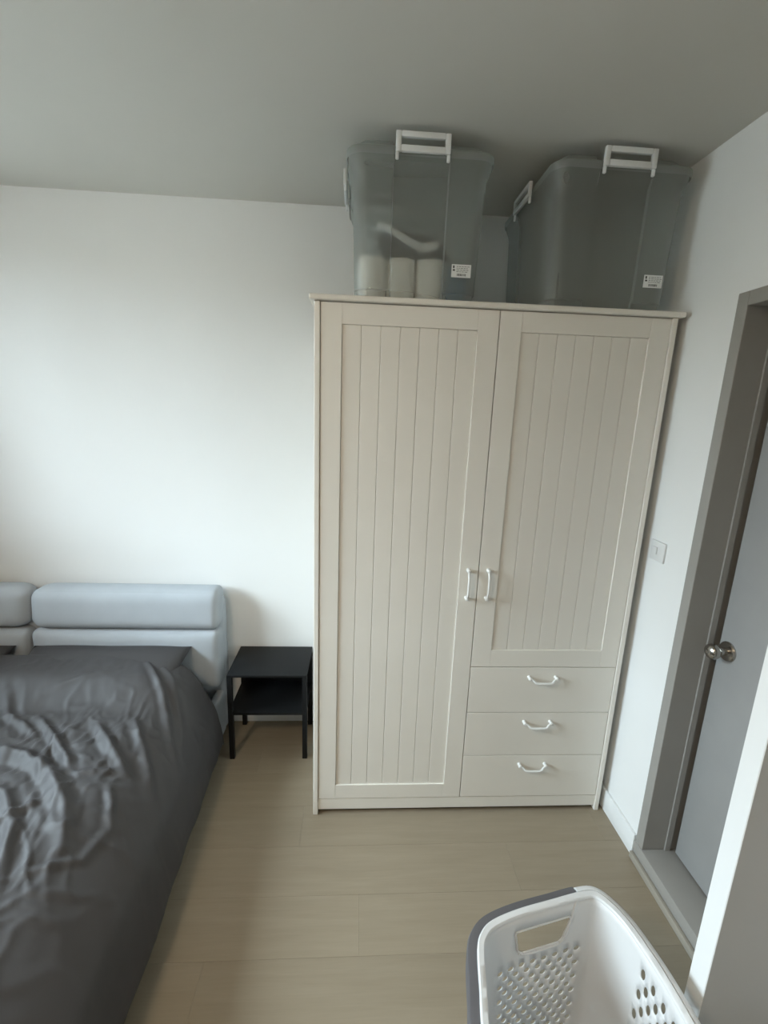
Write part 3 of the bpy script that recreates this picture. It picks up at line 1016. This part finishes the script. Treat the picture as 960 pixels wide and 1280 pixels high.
holes = []      # (s, z, half width, half height)
sB0, sB1 = s_near(0.815, -0.735), s_near(0.475, -0.775)
sR0, sR1 = s_near(0.850, -1.09), s_near(0.838, -0.815)
sL0, sL1 = s_near(0.447, -0.82), s_near(0.425, -1.08)
zr = 0.332; r_ = 0
sc_ = s_near(0.628, -0.722)
while zr > 0.06:
    cnt = 8 if r_ % 2 == 0 else 7
    for k in range(cnt):
        holes.append((sc_ + (k - (cnt - 1) / 2) * 0.0335, zr, .0090, .0072))
    zr -= 0.0205; r_ += 1
sF = s_near(0.845, -0.838)
zr = 0.425; r_ = 0
while zr > 0.06:
    for k in range(9):
        ss = sF - (k + (0.5 if r_ % 2 else 0)) * 0.0315
        holes.append((ss, zr, .0066, .0125))
    zr -= 0.0275; r_ += 1
sF2 = s_near(0.447, -0.838)
zr = 0.425; r_ = 0
while zr > 0.06:
    for k in range(9):
        holes.append((sF2 + (k + (0.5 if r_ % 2 else 0)) * 0.0315, zr, .0066, .0125))
    zr -= 0.0275; r_ += 1
# handle opening in the back end: rounded trapezoid
hs0, hs1 = s_near(0.715, -0.703), s_near(0.560, -0.737)
hz0, hz1 = 0.366, 0.432
HP = []
def arcp(cx, cz, r, a0, a1, n_=6):
    for k in range(n_ + 1):
        a = math.radians(a0 + (a1 - a0) * k / n_)
        HP.append((cx + r * math.cos(a), cz + r * math.sin(a)))
arcp(hs1 - .022 - .006, hz0 + .022, .022, -90, 0 - 8); arcp(hs1 - .008, hz1 - .008, .008, 0, 90)
arcp(hs0 + .008, hz1 - .008, .008, 90, 180); arcp(hs0 + .022 + .014, hz0 + .022, .022, 188, 270)

verts2, edges2 = [], []
def add_loop(pts):
    n0 = len(verts2)
    verts2.extend(Vector(p) for p in pts)
    for k in range(len(pts)):
        edges2.append((n0 + k, n0 + (k + 1) % len(pts)))
NB = 150
zb = 0.012
bound = [(LO * k / NB, zb) for k in range(NB)] + [(LO, zb + (ZR - .004 - zb) * k / 20) for k in range(20)] + \
        [(LO - LO * k / NB, ZR - .004) for k in range(NB)] + [(0, ZR - .004 - (ZR - .004 - zb) * k / 20) for k in range(20)]
add_loop(bound)
for (s, z, a, b) in holes:
    add_loop([(s + a * math.cos(2 * math.pi * k / 10), z + b * math.sin(2 * math.pi * k / 10)) for k in range(10)])
add_loop(HP)
def in_poly(x, y_, P_):
    c_ = False
    n_ = len(P_)
    for i in range(n_):
        x1, y1 = P_[i]; x2, y2 = P_[(i + 1) % n_]
        if (y1 > y_) != (y2 > y_) and x < (x2 - x1) * (y_ - y1) / (y2 - y1) + x1:
            c_ = not c_
    return c_
def clear(s, z, mg):
    for (hs, hz, a, b) in holes:
        if abs(s - hs) < a + mg and abs(z - hz) < b + mg:
            return False
    if hs0 - mg < s < hs1 + mg and hz0 - mg < z < hz1 + mg:
        return False
    return True
for i in range(1, NB):
    for j in range(1, 20):
        s = LO * i / NB; z = zb + (ZR - .004 - zb) * j / 20
        if clear(s, z, .003):
            verts2.append(Vector((s, z)))
vo, eo, fo, *_rest = delaunay_2d_cdt(verts2, edges2, [], 0, 1e-6)
hole_cells = {}
for hq in holes:
    hole_cells.setdefault((int(hq[0] / .04), int(hq[1] / .04)), []).append(hq)
bm = bmesh.new()
bv = [None] * len(vo)
seam = {}
for k, v in enumerate(vo):
    key = None
    s = v.x
    if s > LO - 1e-5: s = 0.0
    if s < 1e-5: key = round(v.y, 5)
    if key is not None and key in seam:
        bv[k] = seam[key]
    else:
        bv[k] = bm.verts.new(wall_pt(s, v.y))
        if key is not None: seam[key] = bv[k]
for f in fo:
    cs = sum(vo[k].x for k in f) / len(f); cz = sum(vo[k].y for k in f) / len(f)
    inside = False
    ci, cj = int(cs / .04), int(cz / .04)
    for di in (-1, 0, 1):
        for dj in (-1, 0, 1):
            for (hs, hz, a, b) in hole_cells.get((ci + di, cj + dj), ()):
                if ((cs - hs) / a) ** 2 + ((cz - hz) / b) ** 2 < 0.97:
                    inside = True
    if not inside and in_poly(cs, cz, HP):
        inside = True
    if inside: continue
    try:
        bm.faces.new([bv[k] for k in f])
    except ValueError:
        pass
# floor of the basket
low = [bv[k] for k in range(NB)]
try:
    bm.faces.new(low[::-1])
except ValueError:
    pass
bmesh.ops.delete(bm, geom=[v for v in bm.verts if not v.link_faces], context='VERTS')
bw = obj('basket_wall', bm, M['basket'], bk, smooth=True, angle=45)
so = bw.modifiers.new('thickness', 'SOLIDIFY'); so.thickness = 0.0018; so.offset = 1

def sweep(name, s0, s1, prof_, material, closed=False, n_=None):
    """prof_: (offset outward from the rim line, z) closed cross-section"""
    bm_ = bmesh.new()
    n_ = n_ or max(8, int((s1 - s0) / 0.008))
    rings = []
    for k in range(n_ if closed else n_ + 1):
        s = s0 + (s1 - s0) * k / n_
        p_, nn = oc_at(s)
        # smooth normal
        nn = (oc_at(s - .006)[1] + nn + oc_at(s + .006)[1]).normalized()
        rings.append([bm_.verts.new((p_.x + nn.x * d, p_.y + nn.y * d, z)) for d, z in prof_])
    m_ = len(prof_)
    cnt = len(rings)
    for k in range(cnt if closed else cnt - 1):
        a, b = rings[k], rings[(k + 1) % cnt]
        for q in range(m_):
            bm_.faces.new((a[q], a[(q + 1) % m_], b[(q + 1) % m_], b[q]))
    if not closed:
        bm_.faces.new(rings[0][::-1]); bm_.faces.new(rings[-1])
    return obj(name, bm_, material, bk, smooth=True, angle=45)
rim_prof = [(-.0165, ZR - .008), (-.0165, ZR - .003), (-.014, ZR), (-.003, ZR + .001), (0, ZR - .002), (0, ZR - .016), (-.0025, ZR - .016), (-.003, ZR - .005), (-.012, ZR - .005)]
sweep('rim', 0, LO, rim_prof, M['basket'], closed=True)
fl_prof = [(.0002, ZR - .001), (.010, ZR - .002), (.0145, ZR - .006), (.0155, ZR - .012), (.0155, ZR - .040), (.013, ZR - .040), (.0125, ZR - .012), (.009, ZR - .006), (.0002, ZR - .005)]
s_notch = s_near(0.738, -0.699)
s_lend = s_near(0.428, -1.10)
gp = [(.0004, ZR - .009), (.012, ZR - .008), (.020, ZR - .010), (.0230, ZR - .018), (.0220, ZR - .060), (.018, ZR - .062), (.0175, ZR - .020), (.0004, ZR - .014)]
g_o = sweep('grip', s_notch, s_lend, gp, M['grip'])
g_o['label'] = 'dark grey soft grip along the rim'
sweep('rim_flange', s_lend - LO, s_notch - .0006, fl_prof, M['basket'])
# lip framing the handle opening
bm = bmesh.new()
lp = []
for (s, z) in HP:
    lp.append(wall_pt(s, z))
ring = catmull(lp, 2, closed=True)
rr_ = 0.0026
R2 = []
for k, p_ in enumerate(ring):
    a = ring[k - 1]; b = ring[(k + 1) % len(ring)]
    t_ = (b - a).normalized()
    nn = Vector((bcx - p_.x, bcy - p_.y, 0)).normalized()
    u_ = t_.cross(nn).normalized()
    R2.append([bm.verts.new(p_ + (nn * math.cos(q * math.pi / 3) + u_ * math.sin(q * math.pi / 3)) * rr_) for q in range(6)])
for k in range(len(R2)):
    a, b = R2[k], R2[(k + 1) % len(R2)]
    for q in range(6):
        bm.faces.new((a[q], a[(q + 1) % 6], b[(q + 1) % 6], b[q]))
obj('handle_lip', bm, M['basket'], bk, smooth=True)
bm = bmesh.new()
rl = [(hs0 - .012, ZR - .006), (hs0 - .008, ZR - .03), (hs0 - .002, hz1 - .010), (hs0 + .010, hz0 + .014), (hs0 + .026, hz0 - .003), (hs0 + .045, hz0 - .006), (hs1 - .04, hz0 - .006), (hs1 - .012, hz0 + .004)]
add_tube(bm, [wall_pt(a.x, a.y) for a in catmull([(a, b, 0) for a, b in rl], 5)], 0.0034, 8)
obj('grip_ridge', bm, M['basket'], bk, smooth=True, angle=60)

bpy.context.view_layer.update()
